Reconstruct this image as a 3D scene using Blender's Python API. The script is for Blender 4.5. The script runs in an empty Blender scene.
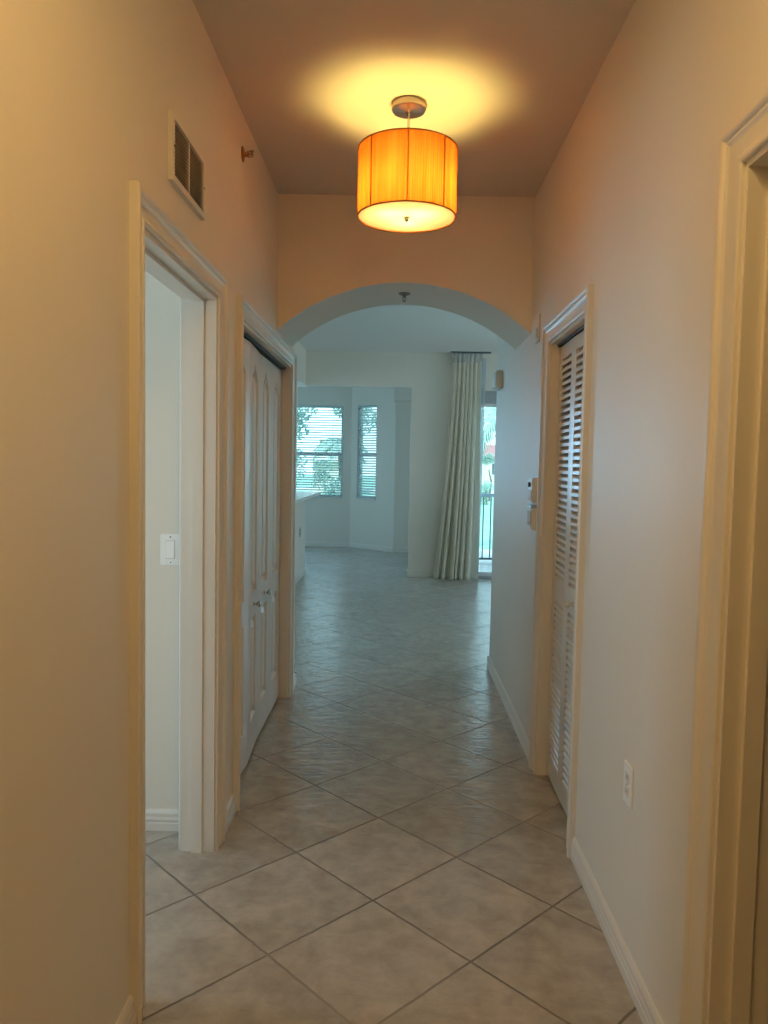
import bpy, bmesh, math, random
from mathutils import Vector, Matrix
random.seed(7)
PI = math.pi
C = bpy.context.scene.collection
scene = bpy.context.scene

# ------------------------------------------------------------------ camera
CAM_H = 1.43
YAW, PITCH, ROLL, FPX = 0.01861, -0.06132, 0.01902, 760.2
def camera():
    cy, sy, cp, sp = math.cos(YAW), math.sin(YAW), math.cos(PITCH), math.sin(PITCH)
    f = Vector((-sy * cp, cy * cp, sp)); r = Vector((cy, sy, 0)); u = r.cross(f)
    c, s = math.cos(ROLL), math.sin(ROLL)
    R, U = c * r + s * u, -s * r + c * u
    cam = bpy.data.cameras.new('camera'); o = bpy.data.objects.new('camera', cam); C.objects.link(o)
    o.matrix_world = Matrix(((R.x, U.x, -f.x, 0), (R.y, U.y, -f.y, 0), (R.z, U.z, -f.z, CAM_H), (0, 0, 0, 1)))
    cam.sensor_fit = 'HORIZONTAL'; cam.sensor_width = 36; cam.lens = FPX / 768 * 36
    cam.clip_start = 0.02; cam.clip_end = 500
    scene.camera = o
camera()

# ------------------------------------------------------------------ world, sun, daylight, exposure
SKY = 2.6
w = bpy.data.worlds.new('sky'); scene.world = w; w.use_nodes = True
nt = w.node_tree; nt.nodes.clear()
out = nt.nodes.new('ShaderNodeOutputWorld'); bg = nt.nodes.new('ShaderNodeBackground')
tc = nt.nodes.new('ShaderNodeTexCoord'); sep = nt.nodes.new('ShaderNodeSeparateXYZ'); cr = nt.nodes.new('ShaderNodeValToRGB')
nt.links.new(tc.outputs['Generated'], sep.inputs[0]); nt.links.new(sep.outputs['Z'], cr.inputs[0])
cr.color_ramp.elements[0].position = 0.0; cr.color_ramp.elements[0].color = (.80, .98, 1, 1)
cr.color_ramp.elements[1].position = 0.7; cr.color_ramp.elements[1].color = (.42, .68, .95, 1)
nt.links.new(cr.outputs[0], bg.inputs[0]); bg.inputs[1].default_value = SKY
nt.links.new(bg.outputs[0], out.inputs[0])

DAY = (.27, .63, 1.0)
def area(name, loc, rot, sx, sy, power, col=DAY):
    l = bpy.data.lights.new(name, 'AREA'); l.shape = 'RECTANGLE'; l.size = sx; l.size_y = sy; l.energy = power; l.color = col
    o = bpy.data.objects.new(name, l); C.objects.link(o); o.location = loc; o.rotation_euler = rot
    return o
# daylight area lights: the slider and side room window, plus added unseen openings
area('daylight_slider', (2.65, 10.05, 1.2), (-PI / 2, 0, 0), 2.4, 2.2, 13)
area('daylight_fill_great_room', (4.75, 7.6, 1.35), (0, PI / 2, 0), 2.2, 2.6, 9)  # added unseen opening, spreads daylight through the great room
area('daylight_fill_nook', (-3.0, 13.6, 1.65), (-PI / 2, 0, 0), 1.4, 1.5, 120)  # added at an unseen opening to brighten the nook
area('daylight_fill_kitchen', (-4.4, 8.0, 1.6), (0, -PI / 2, 0), 1.2, 2.4, 6)  # added fill from the unseen kitchen side
area('daylight_side_room_window', (-3.75, 2.2, 1.2), (0, -PI / 2, 0), 1.7, .9, 15, (.55, .80, 1))
area('daylight_fill_side_room', (-2.0, .05, 1.5), (PI / 2, 0, 0), 1.2, 1.2, 3, (.45, .78, 1))  # added blue fill aimed at the switch wall
l_ = bpy.data.lights.new('warm_fill_overhead', 'POINT'); l_.energy = 4; l_.color = (1, .60, .20); l_.shadow_soft_size = .16  # added warm fill without a fixture, lifts the hall walls
lo_ = bpy.data.objects.new('warm_fill_overhead', l_); C.objects.link(lo_); lo_.location = (0, .95, 2.45)
d_ = area('warm_fill_ceiling', (0, .7, 2.80), (0, 0, 0), .35, .35, 12, (1, .605, .21))  # added downward warm fill, no fixture, for floor and near walls
s = bpy.data.lights.new('sun', 'SUN'); s.energy = 5; s.angle = .02; s.color = (1, .95, .85)
so = bpy.data.objects.new('sun', s); C.objects.link(so); so.rotation_euler = (math.radians(42), 0, math.radians(-14))
scene.view_settings.view_transform = 'Standard'; scene.view_settings.look = 'None'
scene.view_settings.gamma = 1; scene.view_settings.use_curve_mapping = False
scene.view_settings.exposure = 0.0
scene.cycles.use_denoising = True
scene.cycles.max_bounces = 10; scene.cycles.diffuse_bounces = 7; scene.cycles.glossy_bounces = 4
scene.cycles.transparent_max_bounces = 24
scene.cycles.sample_clamp_indirect = 6
scene.cycles.caustics_reflective = False; scene.cycles.caustics_refractive = False

# ------------------------------------------------------------------ materials
def mat(name, col, rough=.5, metal=0, bump=0, bscale=60, var=0, vscale=4, spec=.5, coat=0, emit=None, estr=0, sub=0):
    m = bpy.data.materials.new(name); m.use_nodes = True; n = m.node_tree; b = n.nodes['Principled BSDF']
    b.inputs['Base Color'].default_value = (*col, 1); b.inputs['Roughness'].default_value = rough
    b.inputs['Metallic'].default_value = metal; b.inputs['Specular IOR Level'].default_value = spec
    b.inputs['Coat Weight'].default_value = coat
    t = n.nodes.new('ShaderNodeTexCoord')
    if var:
        x = n.nodes.new('ShaderNodeTexNoise'); x.inputs['Scale'].default_value = vscale; x.inputs['Detail'].default_value = 4
        n.links.new(t.outputs['Object'], x.inputs['Vector'])
        mx = n.nodes.new('ShaderNodeMix'); mx.data_type = 'RGBA'
        mx.inputs[6].default_value = (*[c * (1 - var) for c in col], 1); mx.inputs[7].default_value = (*[min(1, c * (1 + var)) for c in col], 1)
        n.links.new(x.outputs['Fac'], mx.inputs[0]); n.links.new(mx.outputs[2], b.inputs['Base Color'])
    if bump:
        x = n.nodes.new('ShaderNodeTexNoise'); x.inputs['Scale'].default_value = bscale; x.inputs['Detail'].default_value = 3
        n.links.new(t.outputs['Object'], x.inputs['Vector'])
        bp = n.nodes.new('ShaderNodeBump'); bp.inputs['Strength'].default_value = bump; bp.inputs['Distance'].default_value = .004
        n.links.new(x.outputs['Fac'], bp.inputs['Height']); n.links.new(bp.outputs[0], b.inputs['Normal'])
    if emit:
        b.inputs['Emission Color'].default_value = (*emit, 1); b.inputs['Emission Strength'].default_value = estr
    return m
M = {}
M['wall'] = mat('wall_paint', (.78, .745, .675), .5, bump=.12, bscale=55, var=.02, vscale=1.2)
M['ceil'] = mat('ceiling_paint_dimmed', (.62, .58, .50), .8, bump=.1, bscale=80)  # evenly darkened to hold down the lamp glow on the ceiling
M['ceil_far'] = mat('ceiling_paint_undimmed', (.76, .76, .72), .8, bump=.1, bscale=80)  # lighter copy of the dimmed ceiling for the daylit rooms
M['trim'] = mat('trim_enamel', (.76, .73, .68), .34, bump=.03, bscale=30)
M['door'] = mat('door_enamel', (.76, .74, .72), .3, bump=.04, bscale=40)
M['plastic'] = mat('ivory_plastic', (.72, .70, .64), .35)
M['white_plastic'] = mat('white_plastic', (.9, .91, .91), .3)
M['beige'] = mat('aged_beige_plastic', (.5, .42, .3), .45)
M['dark'] = mat('painted_shadow', (.025, .02, .018), .9)  # near-black colour stands in for shade inside closets and the vent
M['brass'] = mat('brass', (.45, .25, .12), .35, metal=1)
M['nickel'] = mat('brushed_nickel', (.62, .60, .56), .22, metal=1, bump=.05, bscale=200)
M['chrome_grey'] = mat('dull_steel', (.25, .25, .24), .4, metal=.8)
M['counter'] = mat('pale_counter', (.75, .78, .78), .25, var=.06, vscale=18)
M['alu'] = mat('bronze_white_aluminium', (.42, .45, .47), .4)
M['white_frame'] = mat('white_vinyl_frame', (.75, .78, .8), .4)
M['rail'] = mat('dark_rail_metal', (.10, .13, .14), .5)
M['rail_top'] = mat('pale_rail_cap', (.5, .55, .6), .5)
M['slab'] = mat('lanai_concrete', (.45, .47, .5), .7, var=.1)
M['lawn'] = mat('hazed_lawn_grass', (.30, .50, .36), .9, var=.25, vscale=.5)  # paleness of haze and overexposure put into the green
M['leaf'] = mat('hazed_tree_leaf', (.33, .47, .40), .7, var=.3, vscale=2)  # leaf green paled to carry outdoor haze
M['bark'] = mat('bark', (.16, .12, .09), .9, bump=.5, bscale=20)
M['stucco'] = mat('pale_stucco', (.62, .58, .50), .8)
M['roof'] = mat('terracotta_roof', (.42, .20, .17), .8, var=.15, vscale=3)
M['tan_roof'] = mat('tan_roof', (.6, .54, .44), .8)
M['path'] = mat('pale_path', (.6, .6, .58), .8)
M['slot'] = mat('outlet_slot', (.05, .045, .04), .6)

def tile_material():
    m = bpy.data.materials.new('diagonal_ceramic_tile'); m.use_nodes = True; n = m.node_tree; L = n.links; N = n.nodes
    b = N['Principled BSDF']; tc = N.new('ShaderNodeTexCoord')
    S, TH, X0, Y0 = .4165, -.0048, -.05166, 3.59578
    mp = N.new('ShaderNodeMapping'); mp.vector_type = 'TEXTURE'
    mp.inputs['Location'].default_value = (X0, Y0, 0); mp.inputs['Rotation'].default_value = (0, 0, TH - PI / 4); mp.inputs['Scale'].default_value = (S, S, 1)
    L.new(tc.outputs['Object'], mp.inputs['Vector'])
    # slight wander of the grout edges
    wn = N.new('ShaderNodeTexNoise'); wn.inputs['Scale'].default_value = 22; L.new(tc.outputs['Object'], wn.inputs['Vector'])
    wv = N.new('ShaderNodeVectorMath'); wv.operation = 'MULTIPLY_ADD'; wv.inputs[1].default_value = (.012, .012, 0)
    L.new(wn.outputs['Color'], wv.inputs[0]); L.new(mp.outputs[0], wv.inputs[2])
    sb = N.new('ShaderNodeVectorMath'); sb.operation = 'SUBTRACT'; sb.inputs[1].default_value = (.006, .006, 0); L.new(wv.outputs[0], sb.inputs[0])
    sp = N.new('ShaderNodeSeparateXYZ'); L.new(sb.outputs[0], sp.inputs[0])
    def math_(op, a, bb=None, c=None):
        x = N.new('ShaderNodeMath'); x.operation = op
        for i, v in enumerate((a, bb, c)):
            if v is None: continue
            if isinstance(v, (int, float)): x.inputs[i].default_value = v
            else: L.new(v, x.inputs[i])
        return x.outputs[0]
    def edge(o): return math_('ABSOLUTE', math_('SUBTRACT', math_('FRACT', math_('ADD', o, 0.5)), 0.5))
    d = math_('MINIMUM', edge(sp.outputs[0]), edge(sp.outputs[1]))          # 0 on the joint .. .5 mid tile
    mr = N.new('ShaderNodeMapRange'); mr.interpolation_type = 'SMOOTHSTEP'; mr.inputs[1].default_value = .006; mr.inputs[2].default_value = .0125
    L.new(d, mr.inputs[0]); tilemask = mr.outputs[0]
    fl = N.new('ShaderNodeVectorMath'); fl.operation = 'FLOOR'; L.new(sb.outputs[0], fl.inputs[0])
    wh = N.new('ShaderNodeTexWhiteNoise'); wh.noise_dimensions = '3D'; L.new(fl.outputs[0], wh.inputs['Vector'])
    # cloudy ceramic colour, shifted for every tile
    sh = N.new('ShaderNodeVectorMath'); sh.operation = 'MULTIPLY_ADD'; sh.inputs[1].default_value = (9, 9, 9)
    L.new(wh.outputs['Color'], sh.inputs[0]); L.new(tc.outputs['Object'], sh.inputs[2])
    nz = N.new('ShaderNodeTexNoise'); nz.inputs['Scale'].default_value = 11; nz.inputs['Detail'].default_value = 6; nz.inputs['Roughness'].default_value = .6
    nz.inputs['Distortion'].default_value = .25; L.new(sh.outputs[0], nz.inputs['Vector'])
    rp = N.new('ShaderNodeValToRGB'); L.new(nz.outputs['Fac'], rp.inputs[0]); e = rp.color_ramp.elements
    e[0].position = .3; e[0].color = (.37, .335, .295, 1); e[1].position = .72; e[1].color = (.55, .515, .47, 1)
    hv = N.new('ShaderNodeHueSaturation'); L.new(rp.outputs[0], hv.inputs['Color'])
    L.new(math_('MULTIPLY_ADD', wh.outputs['Value'], .16, .92), hv.inputs['Value'])
    mx = N.new('ShaderNodeMix'); mx.data_type = 'RGBA'; gn = N.new('ShaderNodeTexNoise'); gn.inputs['Scale'].default_value = .9; L.new(tc.outputs['Object'], gn.inputs['Vector'])
    gr = N.new('ShaderNodeValToRGB'); ge = gr.color_ramp.elements; ge[0].position = .46; ge[0].color = (.19, .17, .15, 1); ge[1].position = .66; ge[1].color = (.42, .385, .335, 1)  # pale grout patches stand in for highlights on the joints
    L.new(gn.outputs['Fac'], gr.inputs[0]); L.new(gr.outputs[0], mx.inputs[6])
    L.new(tilemask, mx.inputs[0]); L.new(hv.outputs[0], mx.inputs[7]); L.new(mx.outputs[2], b.inputs['Base Color'])
    # gloss: glazed tiles, rough joints
    L.new(math_('MULTIPLY_ADD', tilemask, -.48, .70), b.inputs['Roughness'])
    b.inputs['Specular IOR Level'].default_value = .55
    # relief: slate-like ripples on the tile, sunken joints
    st = N.new('ShaderNodeMapping'); st.inputs['Scale'].default_value = (7, 20, 1); L.new(sh.outputs[0], st.inputs['Vector'])
    rn = N.new('ShaderNodeTexNoise'); rn.inputs['Scale'].default_value = 1.3; rn.inputs['Detail'].default_value = 5; rn.inputs['Distortion'].default_value = .8
    L.new(st.outputs[0], rn.inputs['Vector'])
    hgt = math_('ADD', math_('MULTIPLY', rn.outputs['Fac'], 1.3), math_('MULTIPLY', tilemask, .55))
    bp = N.new('ShaderNodeBump'); bp.inputs['Strength'].default_value = .55; bp.inputs['Distance'].default_value = .006
    L.new(hgt, bp.inputs['Height']); L.new(bp.outputs[0], b.inputs['Normal'])
    return m
M['tile'] = tile_material()

def shade_material():
    m = bpy.data.materials.new('pleated_amber_shade'); m.use_nodes = True; n = m.node_tree; n.nodes.clear(); L = n.links; N = n.nodes
    o = N.new('ShaderNodeOutputMaterial'); mix = N.new('ShaderNodeMixShader'); tr = N.new('ShaderNodeBsdfTranslucent'); df = N.new('ShaderNodeBsdfDiffuse')
    tc = N.new('ShaderNodeTexCoord'); mp = N.new('ShaderNodeMapping'); mp.inputs['Scale'].default_value = (60, 60, 2.5)
    nz = N.new('ShaderNodeTexNoise'); nz.inputs['Scale'].default_value = 1; nz.inputs['Detail'].default_value = 3
    L.new(tc.outputs['Object'], mp.inputs[0]); L.new(mp.outputs[0], nz.inputs['Vector'])
    r = N.new('ShaderNodeValToRGB'); e = r.color_ramp.elements
    e[0].position = .3; e[0].color = (.38, .078, .008, 1); e[1].position = .7; e[1].color = (.46, .122, .020, 1)
    L.new(nz.outputs['Fac'], r.inputs[0]); L.new(r.outputs[0], tr.inputs[0]); L.new(r.outputs[0], df.inputs[0])
    mix.inputs[0].default_value = .5; L.new(df.outputs[0], mix.inputs[1]); L.new(tr.outputs[0], mix.inputs[2]); L.new(mix.outputs[0], o.inputs[0])
    return m
def translucent(name, col, t=.5, transp=0):
    m = bpy.data.materials.new(name); m.use_nodes = True; n = m.node_tree; n.nodes.clear(); L = n.links; N = n.nodes
    o = N.new('ShaderNodeOutputMaterial'); mix = N.new('ShaderNodeMixShader'); tr = N.new('ShaderNodeBsdfTranslucent'); df = N.new('ShaderNodeBsdfDiffuse')
    tr.inputs[0].default_value = (*col, 1); df.inputs[0].default_value = (*col, 1); mix.inputs[0].default_value = t
    L.new(df.outputs[0], mix.inputs[1]); L.new(tr.outputs[0], mix.inputs[2]); last = mix.outputs[0]
    if transp:
        tp = N.new('ShaderNodeBsdfTransparent'); m2 = N.new('ShaderNodeMixShader'); m2.inputs[0].default_value = transp
        L.new(last, m2.inputs[1]); L.new(tp.outputs[0], m2.inputs[2]); last = m2.outputs[0]
    L.new(last, o.inputs[0]); return m
def glass_material():
    m = bpy.data.materials.new('window_glass'); m.use_nodes = True; n = m.node_tree; n.nodes.clear(); L = n.links; N = n.nodes
    o = N.new('ShaderNodeOutputMaterial'); mix = N.new('ShaderNodeMixShader'); tp = N.new('ShaderNodeBsdfTransparent'); gl = N.new('ShaderNodeBsdfGlossy')
    tp.inputs[0].default_value = (.84, .97, 1.0, 1); gl.inputs['Roughness'].default_value = .02; fr = N.new('ShaderNodeFresnel'); fr.inputs[0].default_value = 1.45
    L.new(fr.outputs[0], mix.inputs[0]); L.new(tp.outputs[0], mix.inputs[1]); L.new(gl.outputs[0], mix.inputs[2]); L.new(mix.outputs[0], o.inputs[0])
    return m
M['shade'] = shade_material()
M['diffuser'] = translucent('frosted_diffuser', (.30, .27, .25), .5)
M['seam'] = mat('shade_seam', (.30, .11, .02), .8)
M['curtain'] = translucent('oatmeal_curtain', (.84, .80, .70), .4)
M['sheer'] = translucent('sheer_voile', (.74, .82, .88), .75, .2)
M['glass'] = glass_material()
M['blind'] = translucent('white_blind_slat', (.88, .93, .95), .7)
M['bulb'] = mat('lit_bulb', (1, .8, .5), .4, emit=(1, .75, .21), estr=128)

# ------------------------------------------------------------------ mesh helpers
def box(bm, x0, x1, y0, y1, z0, z1, bevel=0):
    vs = [bm.verts.new(p) for p in ((x0, y0, z0), (x1, y0, z0), (x1, y1, z0), (x0, y1, z0), (x0, y0, z1), (x1, y0, z1), (x1, y1, z1), (x0, y1, z1))]
    fs = [bm.faces.new([vs[i] for i in f]) for f in ((0, 3, 2, 1), (4, 5, 6, 7), (0, 1, 5, 4), (1, 2, 6, 5), (2, 3, 7, 6), (3, 0, 4, 7))]
    if bevel:
        es = {e for f in fs for e in f.edges}
        bmesh.ops.bevel(bm, geom=list(es), offset=bevel, segments=2, affect='EDGES', clamp_overlap=True)
    return bm
def nb(*a, **k):
    bm = bmesh.new()
    if a: box(bm, *a, **k)
    return bm
def lathe(bm, prof, cen, axis='Z', seg=32, cap=True):
    """prof = [(radius, height)], revolved round an axis through cen"""
    rings = []
    for r, hgt in prof:
        ring = []
        for k in range(seg):
            a = 2 * PI * k / seg; c, s_ = r * math.cos(a), r * math.sin(a)
            p = {'Z': (c, s_, hgt), 'X': (hgt, c, s_), 'Y': (s_, hgt, c)}[axis]
            ring.append(bm.verts.new((cen[0] + p[0], cen[1] + p[1], cen[2] + p[2])))
        rings.append(ring)
    for a, b_ in zip(rings, rings[1:]):
        for k in range(seg):
            bm.faces.new((a[k], a[(k + 1) % seg], b_[(k + 1) % seg], b_[k]))
    if cap:
        for r in (rings[0], rings[-1]):
            try: bm.faces.new(r)
            except ValueError: pass
    return bm
def tube(bm, pts, r, seg=8):
    prev = None
    pts = [Vector(p) for p in pts]
    for i, p in enumerate(pts):
        d = (pts[min(i + 1, len(pts) - 1)] - pts[max(i - 1, 0)]).normalized()
        a = d.cross(Vector((0, 0, 1)) if abs(d.z) < .9 else Vector((1, 0, 0))).normalized(); b_ = d.cross(a)
        rr = r[i] if isinstance(r, (list, tuple)) else r
        ring = [bm.verts.new(p + rr * (math.cos(2 * PI * k / seg) * a + math.sin(2 * PI * k / seg) * b_)) for k in range(seg)]
        if prev:
            for k in range(seg): bm.faces.new((prev[k], prev[(k + 1) % seg], ring[(k + 1) % seg], ring[k]))
        else: bm.faces.new(ring)
        prev = ring
    bm.faces.new(prev)
    return bm
def obj(name, bm, m, parent=None, smooth=False):
    bmesh.ops.recalc_face_normals(bm, faces=bm.faces[:])
    me = bpy.data.meshes.new(name); bm.to_mesh(me); bm.free()
    for mm in (m if isinstance(m, (list, tuple)) else [m]): me.materials.append(mm)
    if smooth:
        for p in me.polygons: p.use_smooth = True
        try: me.set_sharp_from_angle(angle=math.radians(38))
        except Exception: pass
    o = bpy.data.objects.new(name, me); C.objects.link(o)
    if parent:
        o.parent = parent; o.matrix_parent_inverse = Matrix.Translation(parent.location).inverted()
    return o
def tag(o, label, cat, group=None, kind=None):
    o['label'] = label; o['category'] = cat
    if group: o['group'] = group
    if kind: o['kind'] = kind
    return o
def struct(name, bm, m, label, cat, parent=None, smooth=False):
    return tag(obj(name, bm, m, parent, smooth), label, cat, kind='structure')
def empty(name, loc, label, cat, group=None, kind=None):
    o = bpy.data.objects.new(name, None); C.objects.link(o); o.location = loc; o.empty_display_size = .1
    bpy.context.view_layer.update()
    return tag(o, label, cat, group, kind)

# ------------------------------------------------------------------ dimensions
XL, XR, ZC = -.653, .674, 2.823
T = .12
YB = -1.5                      # back of the corridor, behind the camera
ZG = 2.865                     # ceiling of the great room
YF, YF2 = 9.75, 9.87           # far wall of the great room

def wall_along_y(x0, x1, y0, y1, z1, openings=()):
    """openings = (y0, y1, z0, z1)"""
    bm = bmesh.new(); y = y0
    for a, b_, za, zb in sorted(openings):
        box(bm, x0, x1, y, a, 0, z1)
        if za > 0: box(bm, x0, x1, a, b_, 0, za)
        box(bm, x0, x1, a, b_, zb, z1); y = b_
    box(bm, x0, x1, y, y1, 0, z1)
    return bm
def wall_along_x(y0, y1, x0, x1, z1, openings=()):
    bm = bmesh.new(); x = x0
    for a, b_, za, zb in sorted(openings):
        box(bm, x, a, y0, y1, 0, z1)
        if za > 0: box(bm, a, b_, y0, y1, 0, za)
        box(bm, a, b_, y0, y1, zb, z1); x = b_
    box(bm, x, x1, y0, y1, 0, z1)
    return bm

# openings (inner edge of the casings)
D1 = (1.912, 2.71, 2.012)       # doorway on the left
CL = (3.11, 4.55, 2.012)        # closet on the left
CR = (2.812, 3.492, 2.0)       # louvered closet on the right
DR = (.72, 1.553, 2.04)       # doorway on the right, beside the camera

# ------------------------------------------------------------------ structure
struct('floor', nb(-4.4, 4.6, YB - .1, 13.3, -.08, 0), M['tile'], 'beige square tile floor laid diagonally through hallway and rooms', 'floor')
struct('wall_left', wall_along_y(XL - T, XL, YB, 4.84, ZG, [(D1[0], D1[1], 0, D1[2]), (CL[0], CL[1], 0, CL[2])]), M['wall'],
       'left hallway wall with doorway, closet and air vent', 'wall')
struct('wall_right', wall_along_y(XR, XR + T, YB, 5.39, ZG, [(DR[0], DR[1], 0, DR[2]), (CR[0], CR[1], 0, CR[2])]), M['wall'],
       'right hallway wall with louvered closet and outlet', 'wall')
struct('wall_back', wall_along_x(YB - .1, YB, XL - T, XR + T, ZG), M['wall'], 'hallway end wall behind the camera', 'wall')
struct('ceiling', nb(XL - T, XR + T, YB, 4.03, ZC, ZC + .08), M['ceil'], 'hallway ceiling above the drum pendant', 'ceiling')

# arch wall
def arch_wall():
    bm = bmesh.new(); cx, half, foot, rise = (XL + XR) / 2, (XR - XL) / 2, 2.125, .255
    R = (half * half + rise * rise) / (2 * rise); cz = foot + rise - R; a0 = math.asin(half / R); n = 48
    pts = [(cx + R * math.sin(-a0 + 2 * a0 * k / n), cz + R * math.cos(-a0 + 2 * a0 * k / n)) for k in range(n + 1)]
    f, b_ = [], []
    for x, z in pts:
        f.append((bm.verts.new((x, 4.02, z)), bm.verts.new((x, 4.02, ZG))))
        b_.append((bm.verts.new((x, 4.565, z)), bm.verts.new((x, 4.565, ZG))))
    for k in range(n):
        bm.faces.new((f[k][0], f[k + 1][0], f[k + 1][1], f[k][1]))
        bm.faces.new((b_[k][0], b_[k][1], b_[k + 1][1], b_[k + 1][0]))
        q = bm.faces.new((f[k][0], b_[k][0], b_[k + 1][0], f[k + 1][0]))
        bm.faces.new((f[k][1], f[k + 1][1], b_[k + 1][1], b_[k][1]))
    bm.faces.new((f[0][0], f[0][1], b_[0][1], b_[0][0])); bm.faces.new((f[n][0], b_[n][0], b_[n][1], f[n][1]))
    return struct('wall_arch', bm, M['wall'], 'wall above the hallway with curved arch opening to great room', 'wall')
arch_wall()

# great room, kitchen side and breakfast nook
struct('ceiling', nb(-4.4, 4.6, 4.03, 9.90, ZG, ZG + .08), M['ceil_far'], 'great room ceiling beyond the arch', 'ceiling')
struct('wall_kitchen', wall_along_x(4.72, 4.84, -4.2, XL - T, ZG), M['wall'], 'great room wall facing away beside the closet', 'wall')
struct('wall_great_front', wall_along_x(5.27, 5.39, XR + T, 4.5, ZG), M['wall'], 'great room wall facing away right of the hallway', 'wall')
struct('wall_far', wall_along_x(YF, YF2, .14, 4.5, ZG, [(.86, 3.9, 0, 2.40)]), M['wall'], 'far great room wall behind the curtain', 'wall')
struct('wall_header', nb(-1.21, .14, YF, YF2, 2.43, ZG), M['wall'], 'header above the breakfast nook opening', 'wall')
struct('wall_side_header', nb(-1.33, -1.21, 4.84, YF2, 2.42, ZG), M['wall'], 'header above the bar counter', 'wall')
struct('wall_great_right', wall_along_y(4.5, 4.6, 5.3, YF2, ZG, [(6.3, 8.9, .25, 2.45)]), M['wall'], 'right side wall of great room', 'wall')
struct('wall_left_outer', wall_along_y(-4.3, -4.2, 4.72, 13.26, ZG, [(6.8, 9.2, 1.0, 2.2)]), M['wall'], 'outer kitchen wall far left', 'wall')
struct('wall_bar', nb(-1.33, -1.21, 6.3, 9.86, 0, 1.035), M['wall'], 'half wall under the bar counter', 'wall')
# breakfast nook
WZ = (.86, 2.44)
struct('wall_nook_back', wall_along_x(13.14, 13.26, -4.2, -.80, 2.83, [(-3.4, -2.45, *WZ), (-2.2, -.972, *WZ)]), M['wall'], 'back wall of breakfast nook around the wide window', 'wall')
A, B = Vector((-.83, 13.14, 0)), Vector((-.07, 12.5, 0)); AD = (B - A).normalized(); AN = Vector((-AD.y, AD.x, 0)) * 1.0
if AN.y < 0: AN = -AN                        # outwards
ALEN = (B - A).length
def ang(s_, out_, z): p = A + AD * s_ + AN * out_; return (p.x, p.y, z)
def abox(bm, s0, s1, o0, o1, z0, z1):
    vs = [bm.verts.new(ang(s_, o_, z)) for z in (z0, z1) for s_, o_ in ((s0, o0), (s1, o0), (s1, o1), (s0, o1))]
    for f in ((0, 3, 2, 1), (4, 5, 6, 7), (0, 1, 5, 4), (1, 2, 6, 5), (2, 3, 7, 6), (3, 0, 4, 7)): bm.faces.new([vs[i] for i in f])
    return bm
W2 = (.145, .575)
bm = bmesh.new()
abox(bm, -.0, W2[0], 0, .12, 0, 2.83); abox(bm, W2[1], ALEN, 0, .12, 0, 2.83); abox(bm, W2[0], W2[1], 0, .12, 0, WZ[0]); abox(bm, W2[0], W2[1], 0, .12, WZ[1], 2.83)
struct('wall_nook_angled', bm, M['wall'], 'angled wall of breakfast nook around narrow window', 'wall')
struct('wall_nook_right', nb(-.07, .62, 12.5, 12.62, 0, 2.83), M['wall'], 'narrow nook wall right of the angled window', 'wall')
struct('wall_nook_side', nb(.62, .72, YF2, 12.62, 0, 2.83), M['wall'], 'side wall of the breakfast nook', 'wall')
struct('trim_2', nb(-.10, .62, 12.22, 12.5, 2.475, 2.80), M['wall'], 'boxed soffit high in the nook corner', 'soffit')
struct('ceiling', nb(-4.4, .80, 9.90, 13.3, 2.80, 2.88), M['ceil_far'], 'breakfast nook ceiling', 'ceiling')

# side room on the left (through the doorway)
struct('wall_side_room', nb(-3.6, XL - T, 2.86, 2.95, 0, ZC), M['wall'], 'side room wall with light switch seen through left doorway', 'wall')
struct('wall_side_room', wall_along_x(.1, .2, -3.6, XL - T, ZC, [(-2.6, -1.4, .9, 2.1)]), M['wall'], 'side room wall nearer than the doorway', 'wall')
struct('wall_side_room', wall_along_y(-3.7, -3.6, .1, 2.95, ZC, [(1.75, 2.65, .35, 2.05)]), M['wall'], 'side room window wall', 'wall')
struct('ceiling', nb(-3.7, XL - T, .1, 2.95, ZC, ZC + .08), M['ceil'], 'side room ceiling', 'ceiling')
# closet boxes
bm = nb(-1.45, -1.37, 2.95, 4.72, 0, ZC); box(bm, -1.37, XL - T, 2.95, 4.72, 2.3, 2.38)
struct('wall_closet_left', bm, M['dark'], 'left closet inside, shade painted in near-black', 'wall')
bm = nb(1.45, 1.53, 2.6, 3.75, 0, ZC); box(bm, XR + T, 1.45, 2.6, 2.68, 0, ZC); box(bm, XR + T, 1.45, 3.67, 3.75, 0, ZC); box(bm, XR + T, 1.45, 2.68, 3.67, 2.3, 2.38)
struct('wall_closet_right', bm, M['dark'], 'louvered closet inside, shade painted in near-black', 'wall')
# room on the right, beside the camera
bm = nb(3.2, 3.3, -1, 2.4, 0, ZC); box(bm, XR + T, 3.2, 2.3, 2.4, 0, ZC); box(bm, XR + T, 3.2, -1, -.9, 0, ZC)
struct('wall_near_room', bm, M['wall'], 'walls of room through the right doorway', 'wall')
struct('ceiling', nb(XR + T, 3.3, -1, 2.4, ZC, ZC + .08), M['ceil'], 'ceiling of room through the right doorway', 'ceiling')

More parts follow.
